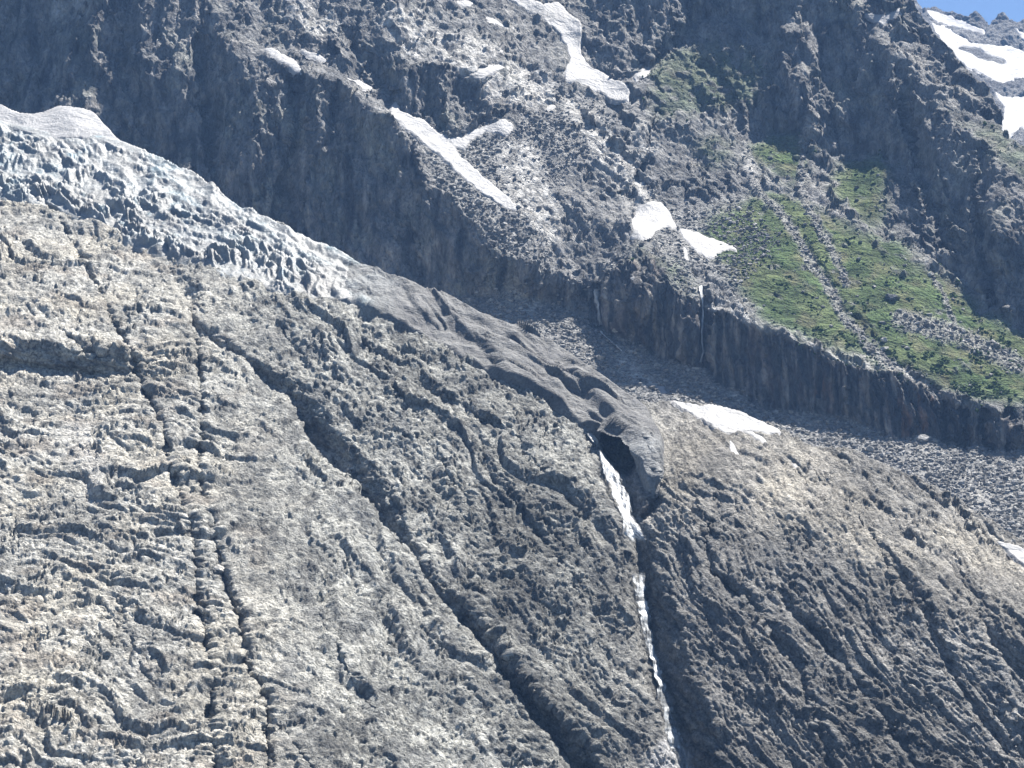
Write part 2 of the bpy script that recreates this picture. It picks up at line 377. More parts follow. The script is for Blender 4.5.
cover = gm.copy()
for m in smF.values(): cover = np.maximum(cover, m)
h = h*(1-.93*sstep(.35, .9, cover)) * (1-.6*s.mask([(612, 440), (640, 450), (655, 500), (640, 525), (622, 490)], 4))
FALLS_F = [[(588, 433), (594, 438), (601, 448), (611, 473), (624, 507), (634, 534), (640, 544), (640, 590), (647, 628), (655, 660), (662, 690), (668, 715), (676, 745), (688, 775), (694, 810)]]
for p_ in FALLS_F:
    D_, _a = linedist(s.U, s.V, p_, 60); h = h*(.25+.75*sstep(3, 13, np.abs(D_)))
def lines(th, lx, lq, seed, w):
    c_, sn = math.cos(R(th)), math.sin(R(th)); X = x+wx*.6+wf1*.8; Q = q+wq*.6+wf2*.8
    a_ = (X*c_-Q*sn)/lx; b_ = (X*sn+Q*c_)/lq
    n = perlin(a_, b_, y/lx, seed)+.3*perlin(a_*2.7, b_*2.7, y/lx, seed+1)
    return np.exp(-(n/w)**2)*sstep(-.35, .25, perlin(a_*.6, b_*.6, y/lx*.5, seed+2))
joint = wL*np.maximum.reduce([lines(10, 16, 3.2, 701, .07), lines(4, 7, 1.5, 704, .10), lines(70, 12, 5, 707, .045), lines(-35, 9, 4, 710, .05)]) \
    + wM*np.maximum.reduce([lines(38, 15, 4.5, 713, .07), lines(-20, 8, 3, 716, .08), lines(65, 9, 3, 719, .08), lines(30, 4, 1.6, 722, .12)]) \
    + wR*np.maximum.reduce([lines(50, 24, 4, 725, .07), lines(56, 9, 2, 728, .10), lines(10, 8, 3.5, 731, .05)])
h = h-.55*joint*(1-sstep(.35, .9, cover))
P = P0 + n0*h[..., None]
P0F = P0
# fold the sheet over its crest: behind the crest the ground drops away
def crest_fold(sh, P, line, back=2.2, down=1.6):
    xs = [p[0] for p in line]; ys = [p[1] for p in line]
    cv = np.interp(sh.u, xs, ys) + 1.6*fbm(sh.u/14, 0*sh.u, 3, 4, 5)
    i = np.clip((cv-sh.v[0])/sh.step, 0, len(sh.v)-2)
    i0 = i.astype(int); t = (i-i0)[:, None]; jj = np.arange(len(sh.u))
    Pc = P[i0, jj]*(1-t)+P[i0+1, jj]*t
    k = (cv[None]-sh.V)                                # px above crest
    kk = np.clip(k, 0, None)
    Pf = Pc[None]+np.stack([0*kk, kk*back, -kk*down], -1)
    return np.where((k > 0)[..., None], Pf, P)
P = crest_fold(s, P, CREST)
# colour of the rock, plus shade painted in on the middle slope
lich = sstep(-.15, .55, fbm(x/16, q/12, y/40, 5, 101)); lich2 = sstep(.1, .6, fbm(x/5, q/4, y/20, 4, 103)); warm = sstep(-.3, .6, fbm(x/40, q/25, y/90, 4, 105))
def mixc(a, b, t): return a*(1-t[..., None])+b*t[..., None]
c = lambda *v: np.array(v, f32)
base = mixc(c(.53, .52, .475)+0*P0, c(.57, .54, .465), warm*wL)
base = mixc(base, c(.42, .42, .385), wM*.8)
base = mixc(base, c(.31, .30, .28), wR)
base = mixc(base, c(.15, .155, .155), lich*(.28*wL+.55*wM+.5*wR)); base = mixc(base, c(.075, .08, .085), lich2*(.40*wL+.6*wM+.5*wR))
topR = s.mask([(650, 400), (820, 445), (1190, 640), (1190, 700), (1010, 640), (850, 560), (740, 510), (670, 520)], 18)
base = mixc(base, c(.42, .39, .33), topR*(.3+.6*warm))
shadeM = s.mask([(420, 470), (520, 440), (600, 440), (645, 560), (690, 900), (610, 900), (500, 650)], 30); base = base*(1-.28*shadeM[..., None])  # shade of the steep middle slope, painted into the rock colour
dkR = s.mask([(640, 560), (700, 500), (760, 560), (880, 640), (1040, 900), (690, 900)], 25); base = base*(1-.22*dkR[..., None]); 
stain = sstep(.2, .7, fbm(x/22, q/9, y/60, 4, 107))*wL*.45; base = mixc(base, c(.30, .25, .20), stain)
pink = s.mask([(622, 470), (640, 462), (652, 490), (650, 515), (636, 520), (626, 500)], 4); base = mixc(base, c(.30, .275, .25), pink)
patch = fbm(x/42, q/26, y/90, 4, 741); base = base*(1+.42*np.clip(patch, -.8, .5)[..., None]*(1-.5*wL[..., None]))
base = base*(1-.55*joint[..., None])
wet = s.mask([(60, 425), (90, 430), (102, 470), (98, 500), (88, 505), (80, 460)], 4, 2); base = mixc(base, c(.55, .53, .49), wet*.7)
pale = s.mask([(655, 745), (668, 738), (690, 745), (695, 775), (645, 775)], 3, 2); base = mixc(base, c(.5, .5, .5), pale*.8)
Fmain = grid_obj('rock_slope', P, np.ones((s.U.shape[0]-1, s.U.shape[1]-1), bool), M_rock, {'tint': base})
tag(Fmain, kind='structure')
PF, nF = P, n0
# ---- glacier
P0I = ray(s.U, s.V)*np.exp(L_ICE)[..., None]
T = 3.6*sstep(.1, .6, gm)-1.2+.8*blur(gm, 8)
gmA = gm.copy()
for k in (8, 16, 24): gmA = np.maximum(gmA, np.roll(gm, -k, 0))
gmA = gmA*(1-smF['cone'])
al = sstep(470, 250, s.U)                          # 1 in the broken icefall, 0 on the smooth tongue
rot = lambda th: (((x+wx*.7)*math.cos(R(th))-(q+wq*.7)*math.sin(R(th))), ((x+wx*.7)*math.sin(R(th))+(q+wq*.7)*math.cos(R(th))))
a, b = rot(26)
def ridged(a, b, c_, seed): return 1-2*np.abs(perlin(a, b, c_, seed))
ser = -4.8+3.6*ridged(a/34, b/8, y/40, 111)+(.4+1.3*ridged(a/34, b/20, 0, 118).clip(0, 1))*(2.4*ridged(a/13, b/4, y/20, 113)+1.3*ridged(a/6, b/2.2, y/9, 115)+2.2*facet(a/10, b/4.5, 31, .9, .9))+.45*ridged(a/2.5, b/1.2, y/5, 117)+.8*facet(a/3, b/1.6, 33, .8, .6)
blocks = 2.0*np.floor(2.2*perlin(a/9, b/5, y/30, 119)+.5)
up = sstep(165, 115, s.V-.42*s.U)                     # flatter and finer banded ice near the wall
hI = (.9*ser+.5*blocks)*(1-.65*up)
a, b = rot(33)
fs_ = lambda lam, lw, sd: (lambda ph: np.where(ph-np.floor(ph) < .2, (ph-np.floor(ph))/.2, 1-(ph-np.floor(ph)-.2)/.8)*lam*sstep(-.25, .45, perlin(a/(lam*5), b/(lam*1.5), 0, sd+3)))(b/lam+1.1*fbm(a/(lam*lw), b/(lam*1.5), 0, 3, sd))
sheets = .34*fs_(11, 5, 161)+.34*fs_(5, 6, 163)+.2*fs_(2.2, 6, 165)
scal = 1.3*np.abs(perlin(a/46, b/11, y/60, 121))+.8*np.abs(perlin(a/22, b/5, y/30, 123))+.35*fbm(a/7, b/1.8, y/20, 2, 125)+.08*perlin(a/1.2, b/1, y, 126)
hollow = 5*s.mask([(515, 338), (535, 345), (560, 362), (574, 380), (568, 388), (548, 380), (528, 362)], 3, 2) + 3*s.mask([(440, 318), (470, 322), (500, 336), (488, 338), (455, 328)], 3, 2) \
    + 0 + 2.5*s.mask([(365, 298), (395, 303), (420, 318), (405, 320), (372, 306)], 3, 2)
foot = 4*s.mask([(405, 325), (440, 322), (480, 345), (500, 372), (486, 372), (455, 352), (420, 336)], 3, 2)+5*s.mask([(560, 385), (585, 395), (612, 428), (600, 436), (572, 416)], 3, 2)
hT = -scal-.4*hollow-foot+sheets-1.5
mant = sstep(340, 430, s.U)
T = T+2.2*sstep(330, 420, s.U)*sstep(.1, .6, gm)
snout = s.mask([(618, 425), (668, 425), (670, 500), (630, 500)], 6)
off = T*(1-.45*al) + al*hI*sstep(.1, .8, gmA) + (1-al)*hT*(1-.6*snout)*sstep(.05, .7, gmA) + 1
off = np.maximum(off, 1.0+.6*fbm(x/4, q/3, y/8, 2, 171))*sstep(.02, .3, gm)-1.5*(1-sstep(.02, .3, gm))
up_dir = n0*.6+np.array([0, -.25, .6]); up_dir /= np.linalg.norm(up_dir, axis=-1)[..., None]
PG = P0I + up_dir*off[..., None]
PG = crest_fold(s, PG, CREST, 1.5, 2.4)
a, b = rot(26)
dirt = sstep(-.35, .5, fbm(a/25, b/9, y/60, 4, 131)-1.3*sstep(.75, .2, 0*x+gm)*0 + 1.2*sstep(300, 470, s.U) - .2)
lower = s.mask([(-400, 165), (60, 185), (150, 215), (260, 262), (340, 290), (340, 330), (-400, 230)], 10)
blue = sstep(.1, -.6, ridged(a/10, b/5.5, y/20, 113))+.6*sstep(0, .6, fbm(a/30, b/16, y/60, 3, 133))
ice = mixc(c(.27, .285, .285)+0*P0, c(.14, .215, .25), np.clip(blue, 0, 1)*.9)
ice = mixc(ice, c(.20, .20, .19), np.clip(dirt*.75+lower*.55*sstep(-.3, .4, fbm(a/9, b/6, y/20, 4, 135)), 0, 1))
ice = mixc(ice, c(.13, .13, .13), sstep(.1, .6, fbm(a/70, b/3.2, y/90, 4, 136))*.6*(1-mant))
ice = mixc(ice, c(.150, .150, .147), mant); ice = mixc(ice, c(.085, .085, .088), mant*sstep(.0, .7, fbm(a/30, b/4, y/40, 3, 137))*.7)
dip = s.mask([(615, 455), (660, 445), (662, 470), (655, 500), (640, 490)], 4); ice = mixc(ice, c(.25, .26, .26), dip*.6)
gfm = cell(gm) > .12
gfm &= ~(cell(s.mask(CAVE, 1, 3)) > .5)
gl = bpy.data.objects.new('glacier', None); C.objects.link(gl)
tag(gl, 'long glacier running down from broken blue-white ice on the left to a grey gravel-covered snout', 'glacier')
cu = cell(s.U)+10*cell(fbm(s.U/30, s.V/30, 0, 3, 139))
g1 = grid_obj('icefall', PG, gfm & (cu < 352), M_ice, {'tint': ice}, gl); g2 = grid_obj('ice_tongue', PG, gfm & (cu >= 352), M_debris, {'tint': ice}, gl)
tag(g1, 'broken blue-white ice towers and crevasses'); tag(g2, 'smooth grey ice covered in gravel')
SNOWS = []
def snow(sh, P0_, n0_, m, T, lab, crest=None, extra=0):
    off = T*np.clip((m-.42)*4, -.6, 1)*(.75+.5*fbm(P0_[..., 0]/25, P0_[..., 2]/18, 0, 2, 149))+extra
    off = off+.28*np.abs(perlin(P0_[..., 0]/3, P0_[..., 2]/1.8, 0, 145))-.1; Q = P0_+n0_*off[..., None]
    if crest is not None: Q = crest_fold(sh, Q, crest, 1.5, 2.2)
    ns = fbm(Q[..., 0]/30, Q[..., 2]/18, Q[..., 1]/40, 4, 141)
    tint = mixc(c(.32, .32, .32)+0*Q, c(.235, .227, .215), sstep(0, .8, ns)*.5)
    tint = mixc(tint, c(.20, .19, .18), sstep(.55, .75, perlin(Q[..., 0]/5, Q[..., 2]/3, Q[..., 1]/9, 143))*.5)
    tint = mixc(tint, c(.17, .16, .15), sstep(.95, .5, m)*sstep(-.2, .5, fbm(Q[..., 0]/4, Q[..., 2]/3, Q[..., 1]/9, 4, 144))*.7)
    o = grid_obj('snow_patch', Q, cell(m) > .18, M_snow, {'tint': tint})
    if o: tag(o, lab, 'snow patch', 'snow patches on the mountain'); SNOWS.append(o)
conebump = 3*np.exp(-((s.U-74)/26)**2-((s.V-122)/16)**2)
lab = {'cone': 'snow cone piled against the dark wall above the icefall, at the far left', 'band': 'bright snow band on pale rock just right of the glacier snout',
 'tongue': 'narrow snow strip hanging off the right end of the snow band beside the glacier snout', 'chip': 'small snow sliver just below the snow band beside the glacier snout',
 'dot': 'tiny snow fleck on the pale rock between the big cliff band and the gorge', 'edge': 'snow strip on the rock crest at the lower right edge'}
for k, (p, T_, sf) in SNOW_F.items():
    snow(s, P0, n0, smF[k], T_*.5, lab[k], CREST, conebump*smF[k] if k == 'cone' else 0)

# ================================================================== MOUNTAIN BEHIND
Bs = Sheet(-170, 1190, -110, 620, STEP)
s = Bs
RIDGE = [(880, -110), (900, -40), (915, 0), (930, 26), (951, 49), (970, 71), (992, 90), (1003, 116), (1001, 130), (1009, 140), (1024, 150), (1060, 185), (1110, 230), (1190, 300), (1290, 620)]
s.region(None, 42, 5)
CL = [(-400, -200), (250, -200), (205, -20), (235, 38), (262, 52), (300, 72), (350, 96), (388, 118), (425, 165), (455, 200), (480, 240), (508, 275), (520, 330), (400, 350), (-400, 260)]
s.region([(-400, -200), (110, -200), (100, 5), (60, 12), (30, -5), (-400, -20)], 48, 5, 5)
s.region(CL, 71, -12, 5)
for poly, dip, asp in [
    ([(120, 20), (175, 30), (180, 170), (150, 165), (110, 100)], 70, -38), ([(175, 30), (205, 45), (215, 180), (180, 170)], 71, 4),
    ([(205, 45), (240, 60), (250, 210), (215, 185)], 70, -36), ([(235, 45), (300, 75), (285, 190), (250, 200)], 72, 2),
    ([(290, 75), (305, 80), (300, 240), (262, 220), (285, 190)], 70, -45), ([(305, 80), (350, 96), (385, 240), (305, 250)], 70, 2),
    ([(350, 96), (388, 118), (455, 200), (508, 275), (500, 300), (400, 270), (380, 200)], 70, -30), ([(0, 20), (60, 20), (70, 100), (0, 95)], 70, -35)]:
    s.region(poly, dip, asp, 6)
s.region([(262, 52), (300, 60), (350, 80), (400, 105), (390, 122), (340, 95), (300, 74)], 30, 5, 3)
s.region([(330, -200), (560, -200), (520, 0), (590, 90), (610, 110), (600, 150), (500, 120), (470, 60), (410, 60), (380, 30)], 37, 12, 6)
s.region([(200, -200), (400, -200), (395, 20), (330, 60), (262, 50), (215, -10)], 57, -25, 5)
s.region([(408, 78), (440, 62), (480, 80), (496, 110), (488, 128), (450, 138), (425, 125), (405, 105)], 66, -14, 3)
s.region([(330, 10), (385, 40), (400, 75), (385, 95), (350, 70), (325, 40)], 56, -30, 4)
s.region([(500, 120), (600, 100), (600, 180), (560, 240), (530, 300), (490, 240), (430, 160)], 34, 10, 6)
s.region([(545, 130), (640, 100), (665, 180), (640, 230), (580, 235), (550, 190)], 43, 2, 6)
s.region([(560, -200), (760, -200), (740, 0), (700, 30), (650, 70), (625, 85), (590, 70), (570, 30)], 64, -20, 5)
s.region([(640, 90), (700, 30), (770, 40), (760, 90), (700, 120), (690, 190), (650, 170)], 48, 5, 6)
s.region([(740, -200), (905, -200), (925, 10), (970, 75), (1005, 120), (1190, 280), (1190, 440), (1040, 345), (990, 315), (950, 278), (915, 255), (885, 220), (880, 190), (892, 158), (850, 158), (835, 166),
          (812, 150), (790, 128), (760, 140), (740, 120), (700, 105), (760, 90), (770, 40), (745, 10)], 68, -22, 5)
for poly, dip, asp in [
    ([(800, 30), (840, 20), (850, 120), (820, 150), (800, 110)], 62, 15), ([(840, 20), (880, 25), (900, 90), (880, 150), (850, 140)], 62, -42),
    ([(880, 25), (930, 50), (975, 100), (960, 110), (915, 100), (895, 70)], 44, 22), ([(900, 100), (930, 115), (925, 230), (895, 190)], 64, -45),
    ([(930, 115), (965, 135), (970, 200), (940, 240)], 62, 0), ([(970, 130), (1005, 160), (975, 290), (955, 270)], 66, -48), ([(1005, 160), (1024, 175), (1040, 340), (990, 310), (1000, 220)], 64, 2),
    ([(760, 60), (790, 70), (790, 125), (760, 135)], 62, -40)]:
    s.region(poly, dip, asp, 5)
s.region([(960, 110), (1005, 130), (1190, 260), (1190, 320), (1040, 215), (1005, 165), (975, 135)], 38, 20, 5)
s.region([(706, 128), (735, 130), (744, 160), (742, 185), (728, 200), (712, 198), (700, 175), (690, 150)], 68, -18, 3)
s.region([(745, 152), (790, 130), (815, 152), (835, 168), (855, 156), (893, 156), (882, 195), (890, 222), (920, 258), (955, 282), (1024, 330), (1190, 440), (1190, 490), (1024, 412), (950, 398), (890, 368), (800, 340), (740, 318), (705, 300), (640, 250),
          (660, 220), (720, 205), (742, 190)], 33, 4, 5)
s.region([(640, 225), (700, 225), (740, 255), (730, 290), (700, 300), (650, 250)], 28, 0, 5)
s.region([(498, 260), (530, 268), (565, 284), (598, 288), (601, 320), (570, 312), (535, 302), (505, 288)], 78, -8, 2)
BAND = [(598, 285), (606, 268), (622, 256), (650, 250), (662, 262), (668, 285), (700, 308), (720, 314), (760, 326), (800, 345), (850, 357), (890, 371), (925, 388), (945, 402), (975, 420), (1000, 414), (1024, 424), (1190, 455),
        (1190, 475), (1024, 448), (1000, 441), (960, 443), (920, 437), (890, 432), (850, 424), (800, 414), (760, 401), (720, 386), (700, 366), (670, 362), (640, 345), (600, 322)]
s.region([(490, 285), (600, 318), (640, 345), (700, 366), (760, 400), (850, 424), (960, 446), (1024, 455), (1190, 485), (1190, 700), (400, 700), (400, 320)], 31, 6, 4)
s.region(BAND, 79, -10, 1.6)
for poly, dip, asp in [
    ([(598, 285), (622, 256), (650, 250), (660, 270), (640, 300), (620, 345), (600, 320)], 72, -38), ([(640, 285), (668, 285), (702, 310), (700, 366), (670, 362), (640, 345)], 80, -16),
    ([(706, 316), (760, 330), (760, 400), (720, 386), (706, 366)], 80, 2), ([(820, 352), (835, 355), (832, 420), (818, 416)], 80, -42), ([(760, 330), (775, 335), (772, 402), (760, 400)], 80, -42),
    ([(905, 380), (945, 402), (950, 440), (895, 432)], 68, 24), ([(945, 402), (960, 410), (962, 445), (946, 442)], 80, -50), ([(975, 412), (1010, 412), (1020, 450), (980, 446)], 76, -32)]:
    s.region(poly, dip, asp, 2)
s.solve(400, 250, 1500)
s.push(-32*np.exp(-((s.U-642)/30)**2-((s.V-292)/34)**2)-12*np.exp(-((s.U-690)/16)**2-((s.V-335)/30)**2))
for pts, wl, wr, A in [([(702, 285), (703, 330), (704, 372)], 5, 9, 10), ([(598, 282), (598, 305), (598, 330)], 7, 7, 10), ([(290, 75), (296, 130), (280, 200), (275, 250)], 8, 20, 14),
                       ([(195, 30), (205, 90), (212, 150), (220, 210)], 7, 16, 10), ([(640, 75), (680, 45), (700, 20), (740, -40)], 8, 16, 12), ([(815, 110), (812, 140), (805, 155)], 4, 8, 6),
                       ([(946, 400), (944, 425), (948, 446)], 3, 6, 6), ([(560, 90), (585, 120), (630, 160), (655, 205)], 5, 10, 5), ([(120, 25), (128, 80), (150, 140), (175, 190)], 8, 18, 9),
                       ([(340, 30), (365, 60), (395, 100)], 6, 14, 9), ([(900, 60), (905, 120), (930, 200), (950, 260)], 8, 18, 12), ([(985, 140), (975, 200), (985, 270), (1000, 310)], 8, 16, 10),
                       ([(796, 215), (815, 260), (845, 310), (900, 368), (945, 398)], 8, 8, 4), ([(660, 110), (645, 160), (620, 200)], 6, 12, 6), ([(700, 60), (725, 90), (740, 130)], 6, 12, 7)]:
    s.gully(pts, wl, wr, A)
for pts in ([(962, 408), (966, 430), (960, 450)], [(985, 408), (982, 430), (990, 452)], [(1008, 405), (1012, 430), (1006, 455)]): s.gully(pts, 5, 8, 9)
P0 = s.points(); n0 = s.normals(P0)
x, y, z = P0[..., 0], P0[..., 1], P0[..., 2]; q = z-.14*y
wx = 18*fbm(x/110, q/110, y/150, 3, 201); wq = 18*fbm(x/110, q/110, y/150, 3, 202)
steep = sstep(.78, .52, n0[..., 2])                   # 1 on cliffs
def bil(lx, lz, seed, o=3, th=0):
    cc, sn = math.cos(R(th)), math.sin(R(th)); a_ = ((x+wx)*cc-(q+wq)*sn)/lx; b_ = ((x+wx)*sn+(q+wq)*cc)/lz
    t = 0; A = 1.; f = 1.
    for i in range(o): t = t+A*(np.abs(perlin(a_*f, b_*f, y/lx*f*.5, seed+3*i))*2-.5); A *= .52; f *= 2.05
    return t
def rdg(lx, lz, seed, o=3, th=0): return -bil(lx, lz, seed, o, th)
wf1 = fbm(x/9, q/9, y/20, 3, 23); wf2 = fbm(x/9, q/9, y/20, 3, 24)
def fac(th, lx, lq, seed, tilt=.55, step=.14):
    cc, sn = math.cos(R(th)), math.sin(R(th)); X = x+wx*.6+min(lx, lq)*.5*wf1; Q = q+wq*.6+min(lx, lq)*.5*wf2
    return min(lx, lq)*facet((X*cc-Q*sn)/lx, (X*sn+Q*cc)/lq, seed, tilt, step)
hc = .7*fac(-6, 16, 50, 21)+.6*fac(8, 6, 20, 22)+.5*fac(0, 2.6, 8, 23) + 4.0*rdg(50, 150, 211, 2, -8)+2.2*bil(20, 80, 215, 2, 6)+.7*bil(8, 34, 221, 2)+.3*bil(3.4, 12, 225, 2)
hg = .7*fac(35, 26, 14, 24)+.6*fac(44, 14, 5.5, 25)+.3*fac(40, 6, 2.4, 26) + 2.0*rdg(60, 30, 231, 3, 46)+.8*bil(14, 9, 235, 3, 30)+.2*bil(5, 3.4, 241, 2)+.12*perlin(x/1.8, q/1.6, y/3, 245)
hs = .9*fbm(x/30, q/18, y/40, 3, 251)+.4*np.abs(fbm(x/5, q/3.5, y/8, 2, 253))+.22*perlin(x/2, q/1.7, y/3, 255)
bandm = s.mask(BAND, 2)
hb = .9*fac(-3, 9, 40, 27)+.8*fac(0, 3, 16, 28) + 2.6*bil(14, 80, 261, 3, -3)+1.2*bil(5, 30, 265, 2)+.6*bil(2.4, 7, 267, 2)
GRASS = [[(745, 155), (768, 140), (790, 130), (815, 152), (812, 170), (800, 180), (778, 175)], [(830, 172), (850, 158), (893, 156), (884, 195), (888, 225), (860, 228), (838, 210), (826, 190)],
         [(735, 205), (760, 185), (800, 190), (850, 232), (895, 240), (925, 265), (958, 285), (1024, 332), (1190, 440), (1190, 490), (1024, 405), (950, 395), (890, 368), (860, 355), (800, 342), (770, 325), (740, 290), (720, 262), (700, 225)],
         [(640, 70), (690, 40), (760, 50), (765, 100), (700, 110), (660, 130)], [(605, 262), (640, 244), (680, 258), (700, 300), (670, 285), (650, 256), (622, 258)], [(690, 140), (720, 128), (740, 150), (730, 165), (700, 170)],
         [(955, 120), (985, 120), (1040, 160), (1100, 220), (1080, 230), (1000, 165)]]
gr = np.zeros_like(x)
for i, g_ in enumerate(GRASS): gr = np.maximum(gr, s.mask(g_, 7, 1)*(1 if i < 3 else .62))
grn = fbm(x/14, q/10, y/30, 4, 271)
PATHS = [([(748, 152), (755, 185), (780, 210), (800, 240), (830, 290), (850, 325), (885, 360), (935, 392)], 8), ([(812, 110), (805, 150), (800, 185), (818, 225), (838, 262), (846, 285)], 6), ([(930, 275), (945, 300), (958, 335)], 4),
         ([(560, 90), (585, 120), (625, 160), (650, 200)], 9), ([(790, 225), (800, 260), (825, 300)], 9), ([(880, 205), (875, 260), (890, 290)], 9), ([(1024, 368), (960, 335), (900, 320)], 14), ([(470, 150), (520, 200), (545, 250)], 16)]
pathm = np.zeros_like(x)
for pts, w_ in PATHS[:4]+PATHS[6:]:
    D_, _a = linedist(s.Uf, s.Vf, pts, 60); pathm = np.maximum(pathm, sstep(w_, w_*.25, np.abs(D_)))
grass = gr*(1-.75*pathm)*sstep(-.75, .05, grn+.9*(gr-.5))
screem = np.zeros_like(x)
for p_ in [[(400, 135), (500, 130), (600, 100), (620, 120), (560, 180), (520, 230), (560, 275), (600, 285), (700, 226), (745, 200), (745, 250), (700, 235), (690, 300), (640, 245), (600, 262), (598, 290), (500, 262), (440, 180)],
           [(500, 285), (600, 318), (700, 364), (850, 422), (960, 446), (1024, 455), (1190, 485), (1190, 700), (400, 700), (400, 320)], [(640, 222), (745, 205), (780, 240), (740, 285), (700, 270)]]:
    screem = np.maximum(screem, s.mask(p_, 5, 1))
screem = np.clip(np.maximum(screem, pathm*.9), 0, 1)*(1-steep*.6)*(1-bandm)
wc = steep*(1-bandm)
h = wc*hc + (1-wc)*(1-bandm)*((1-np.maximum(grass, screem))*hg + np.maximum(grass, screem)*hs) + bandm*hb
SNOW_B = [
 ([(500, -60), (530, 0), (542, 7), (558, 4), (566, 14), (578, 22), (582, 32), (580, 48), (582, 58), (586, 66), (600, 74), (612, 82), (626, 88), (630, 92), (628, 101), (615, 102), (596, 92), (578, 84), (565, 84), (564, 70), (569, 62), (566, 48), (560, 38), (550, 28), (541, 18), (525, 9), (509, -1), (475, -60)], 2.2, 'largest snow gully, a long bent white strip reaching down from the top edge'),
 ([(632, 80), (640, 74), (648, 68), (650, 70), (644, 77), (636, 84)], 1.5, 'short snow sliver beside the foot of the largest snow gully'),
 ([(455, 1), (468, 0), (475, 5), (468, 8), (458, 5)], 1.2, 'tiny snow fleck at the top edge left of the largest snow gully'),
 ([(482, 14), (500, 21), (517, 28), (508, 29), (492, 22)], 1.2, 'thin snow streak on slabs left of the top of the largest snow gully'),
 ([(470, 76), (478, 72), (486, 68), (500, 66), (508, 68), (496, 72), (484, 79), (476, 80)], 1.5, 'small snow wedge on the pale slabs above the forked snow field'),
 ([(392, 104), (396, 100), (400, 112), (408, 117), (420, 122), (436, 134), (450, 139), (462, 138), (472, 132), (484, 127), (500, 121), (512, 123), (513, 130), (506, 138), (498, 134), (485, 134), (472, 140), (464, 150), (452, 148), (462, 158), (478, 172), (492, 185), (506, 196), (516, 206), (517, 214), (508, 212), (494, 203), (476, 190), (460, 176), (444, 160), (430, 150), (415, 138), (398, 128), (389, 120)], 2.2, 'forked snow field along the crest of the big dark left wall'),
 ([(546, 110), (553, 103), (557, 104), (553, 108), (549, 111)], 1.2, 'tiny snow fleck on scree right of the forked snow field'),
 ([(640, 203), (650, 201), (662, 202), (668, 210), (674, 222), (678, 228), (665, 228), (655, 232), (648, 240), (636, 244), (628, 242), (634, 236), (630, 228), (633, 216)], 2.0, 'rounded snow patch on grey scree above the cliff band, left of a pair'),
 ([(678, 228), (690, 231), (705, 236), (722, 242), (738, 250), (722, 252), (712, 259), (704, 258), (694, 250), (684, 240)], 2.0, 'wedge of snow above the cliff band, right of a pair'),
 ([(683, 246), (687, 250), (688, 260), (684, 258)], 1.0, 'tiny snow speck below the gap between the paired snow patches'),
 ([(724, 224), (733, 226), (732, 228), (725, 227)], 1.0, 'tiny snow speck above the wedge of snow over the cliff band'),
 ([(262, 50), (275, 52), (292, 64), (302, 72), (298, 76), (285, 68), (270, 58)], 1.4, 'narrow snow ledge on the top of the dark left wall'),
 ([(300, 53), (315, 56), (328, 63), (322, 66), (306, 60)], 1.2, 'thin snow streak just above the narrow snow ledge on the left wall'),
 ([(343, 80), (358, 80), (374, 90), (362, 91), (348, 87)], 1.2, 'small snow lens left of the top of the forked snow field'),
 ([(860, 11), (872, 13), (888, 14), (896, 9), (894, 3), (901, 12), (896, 18), (886, 20), (884, 26), (872, 20)], 1.5, 'small snow patch under the dark summit ridge at the upper right'),
 ([(655, 384), (664, 388), (668, 394), (660, 392)], 1.0, 'tiny snow speck just above the snow band near the glacier snout'),
]
smB = [s.mask(p, 1.0, 3) for p, T_, l in SNOW_B]
cover = np.maximum.reduce(smB)
hbig = wc*6.0*rdg(120, 260, 210, 2, -12)+(1-wc)*(1-bandm)*(1-np.maximum(grass, screem))*5.0*rdg(130, 70, 230, 2, 48)
P0 = P0+n0*blur(hbig, 2)[..., None]
h = h*(1-.92*sstep(.2, .8, cover))
for p_ in ([(597, 280), (597, 300), (598, 312), (600, 330), (622, 355)], [(701, 280), (702, 298), (703, 315), (702, 335), (703, 352), (701, 365)]):
    D_, _a = linedist(s.U, s.V, p_, 60); h = h*(.1+.9*sstep(2, 8, np.abs(D_)))
P = P0+n0*h[..., None]
P0B = P0
# right-hand ridge: beyond it the ground falls away behind
def side_fold(sh, P, line):
    xs = [p[0] for p in line]; ys = [p[1] for p in line]
    cu_ = np.interp(sh.v, ys, xs)+2.2*fbm(sh.v/16, 0*sh.v, 3, 5, 15)
    j = np.clip((cu_-sh.u[0])/sh.step, 0, len(sh.u)-2); j0 = j.astype(int); t = (j-j0)[:, None]; ii = np.arange(len(sh.v))
    Pc = P[ii, j0]*(1-t)+P[ii, j0+1]*t
    k = sh.U-cu_[:, None]; kk = np.clip(k, 0, None)
    Pf = Pc[:, None]+np.stack([kk*.15, kk*2.6, -kk*1.6], -1)
    return np.where((k > 0)[..., None], Pf, P), k
P, kR = side_fold(s, P, RIDGE)
dark = sstep(-.2, .6, fbm(x/26, q/30, y/60, 5, 301)); streak = sstep(.0, .6, fbm(x/6, q/45, y/20, 4, 303)); pale = sstep(.15, .6, fbm(x/22, q/14, y/40, 5, 305)); rust = sstep(.15, .65, fbm(x/8, q/40, y/40, 3, 307))
col = mixc(c(.29, .29, .285)+0*P0, c(.14, .145, .15), np.clip(dark*.7+.35*steep, 0, 1)); col = mixc(col, c(.34, .33, .31), streak*wc*.7); col = mixc(col, c(.42, .40, .38), sstep(.0, .6, fbm(x/7, q/30, y/30, 5, 306))*wc*.75); col = mixc(col, c(.30, .31, .27), sstep(.1, .6, fbm(x/26, q/40, y/40, 5, 310))*wc*.5); col = mixc(col, c(.07, .075, .085), sstep(.1, .6, fbm(x/8, q/70, y/30, 5, 308))*wc*.85)
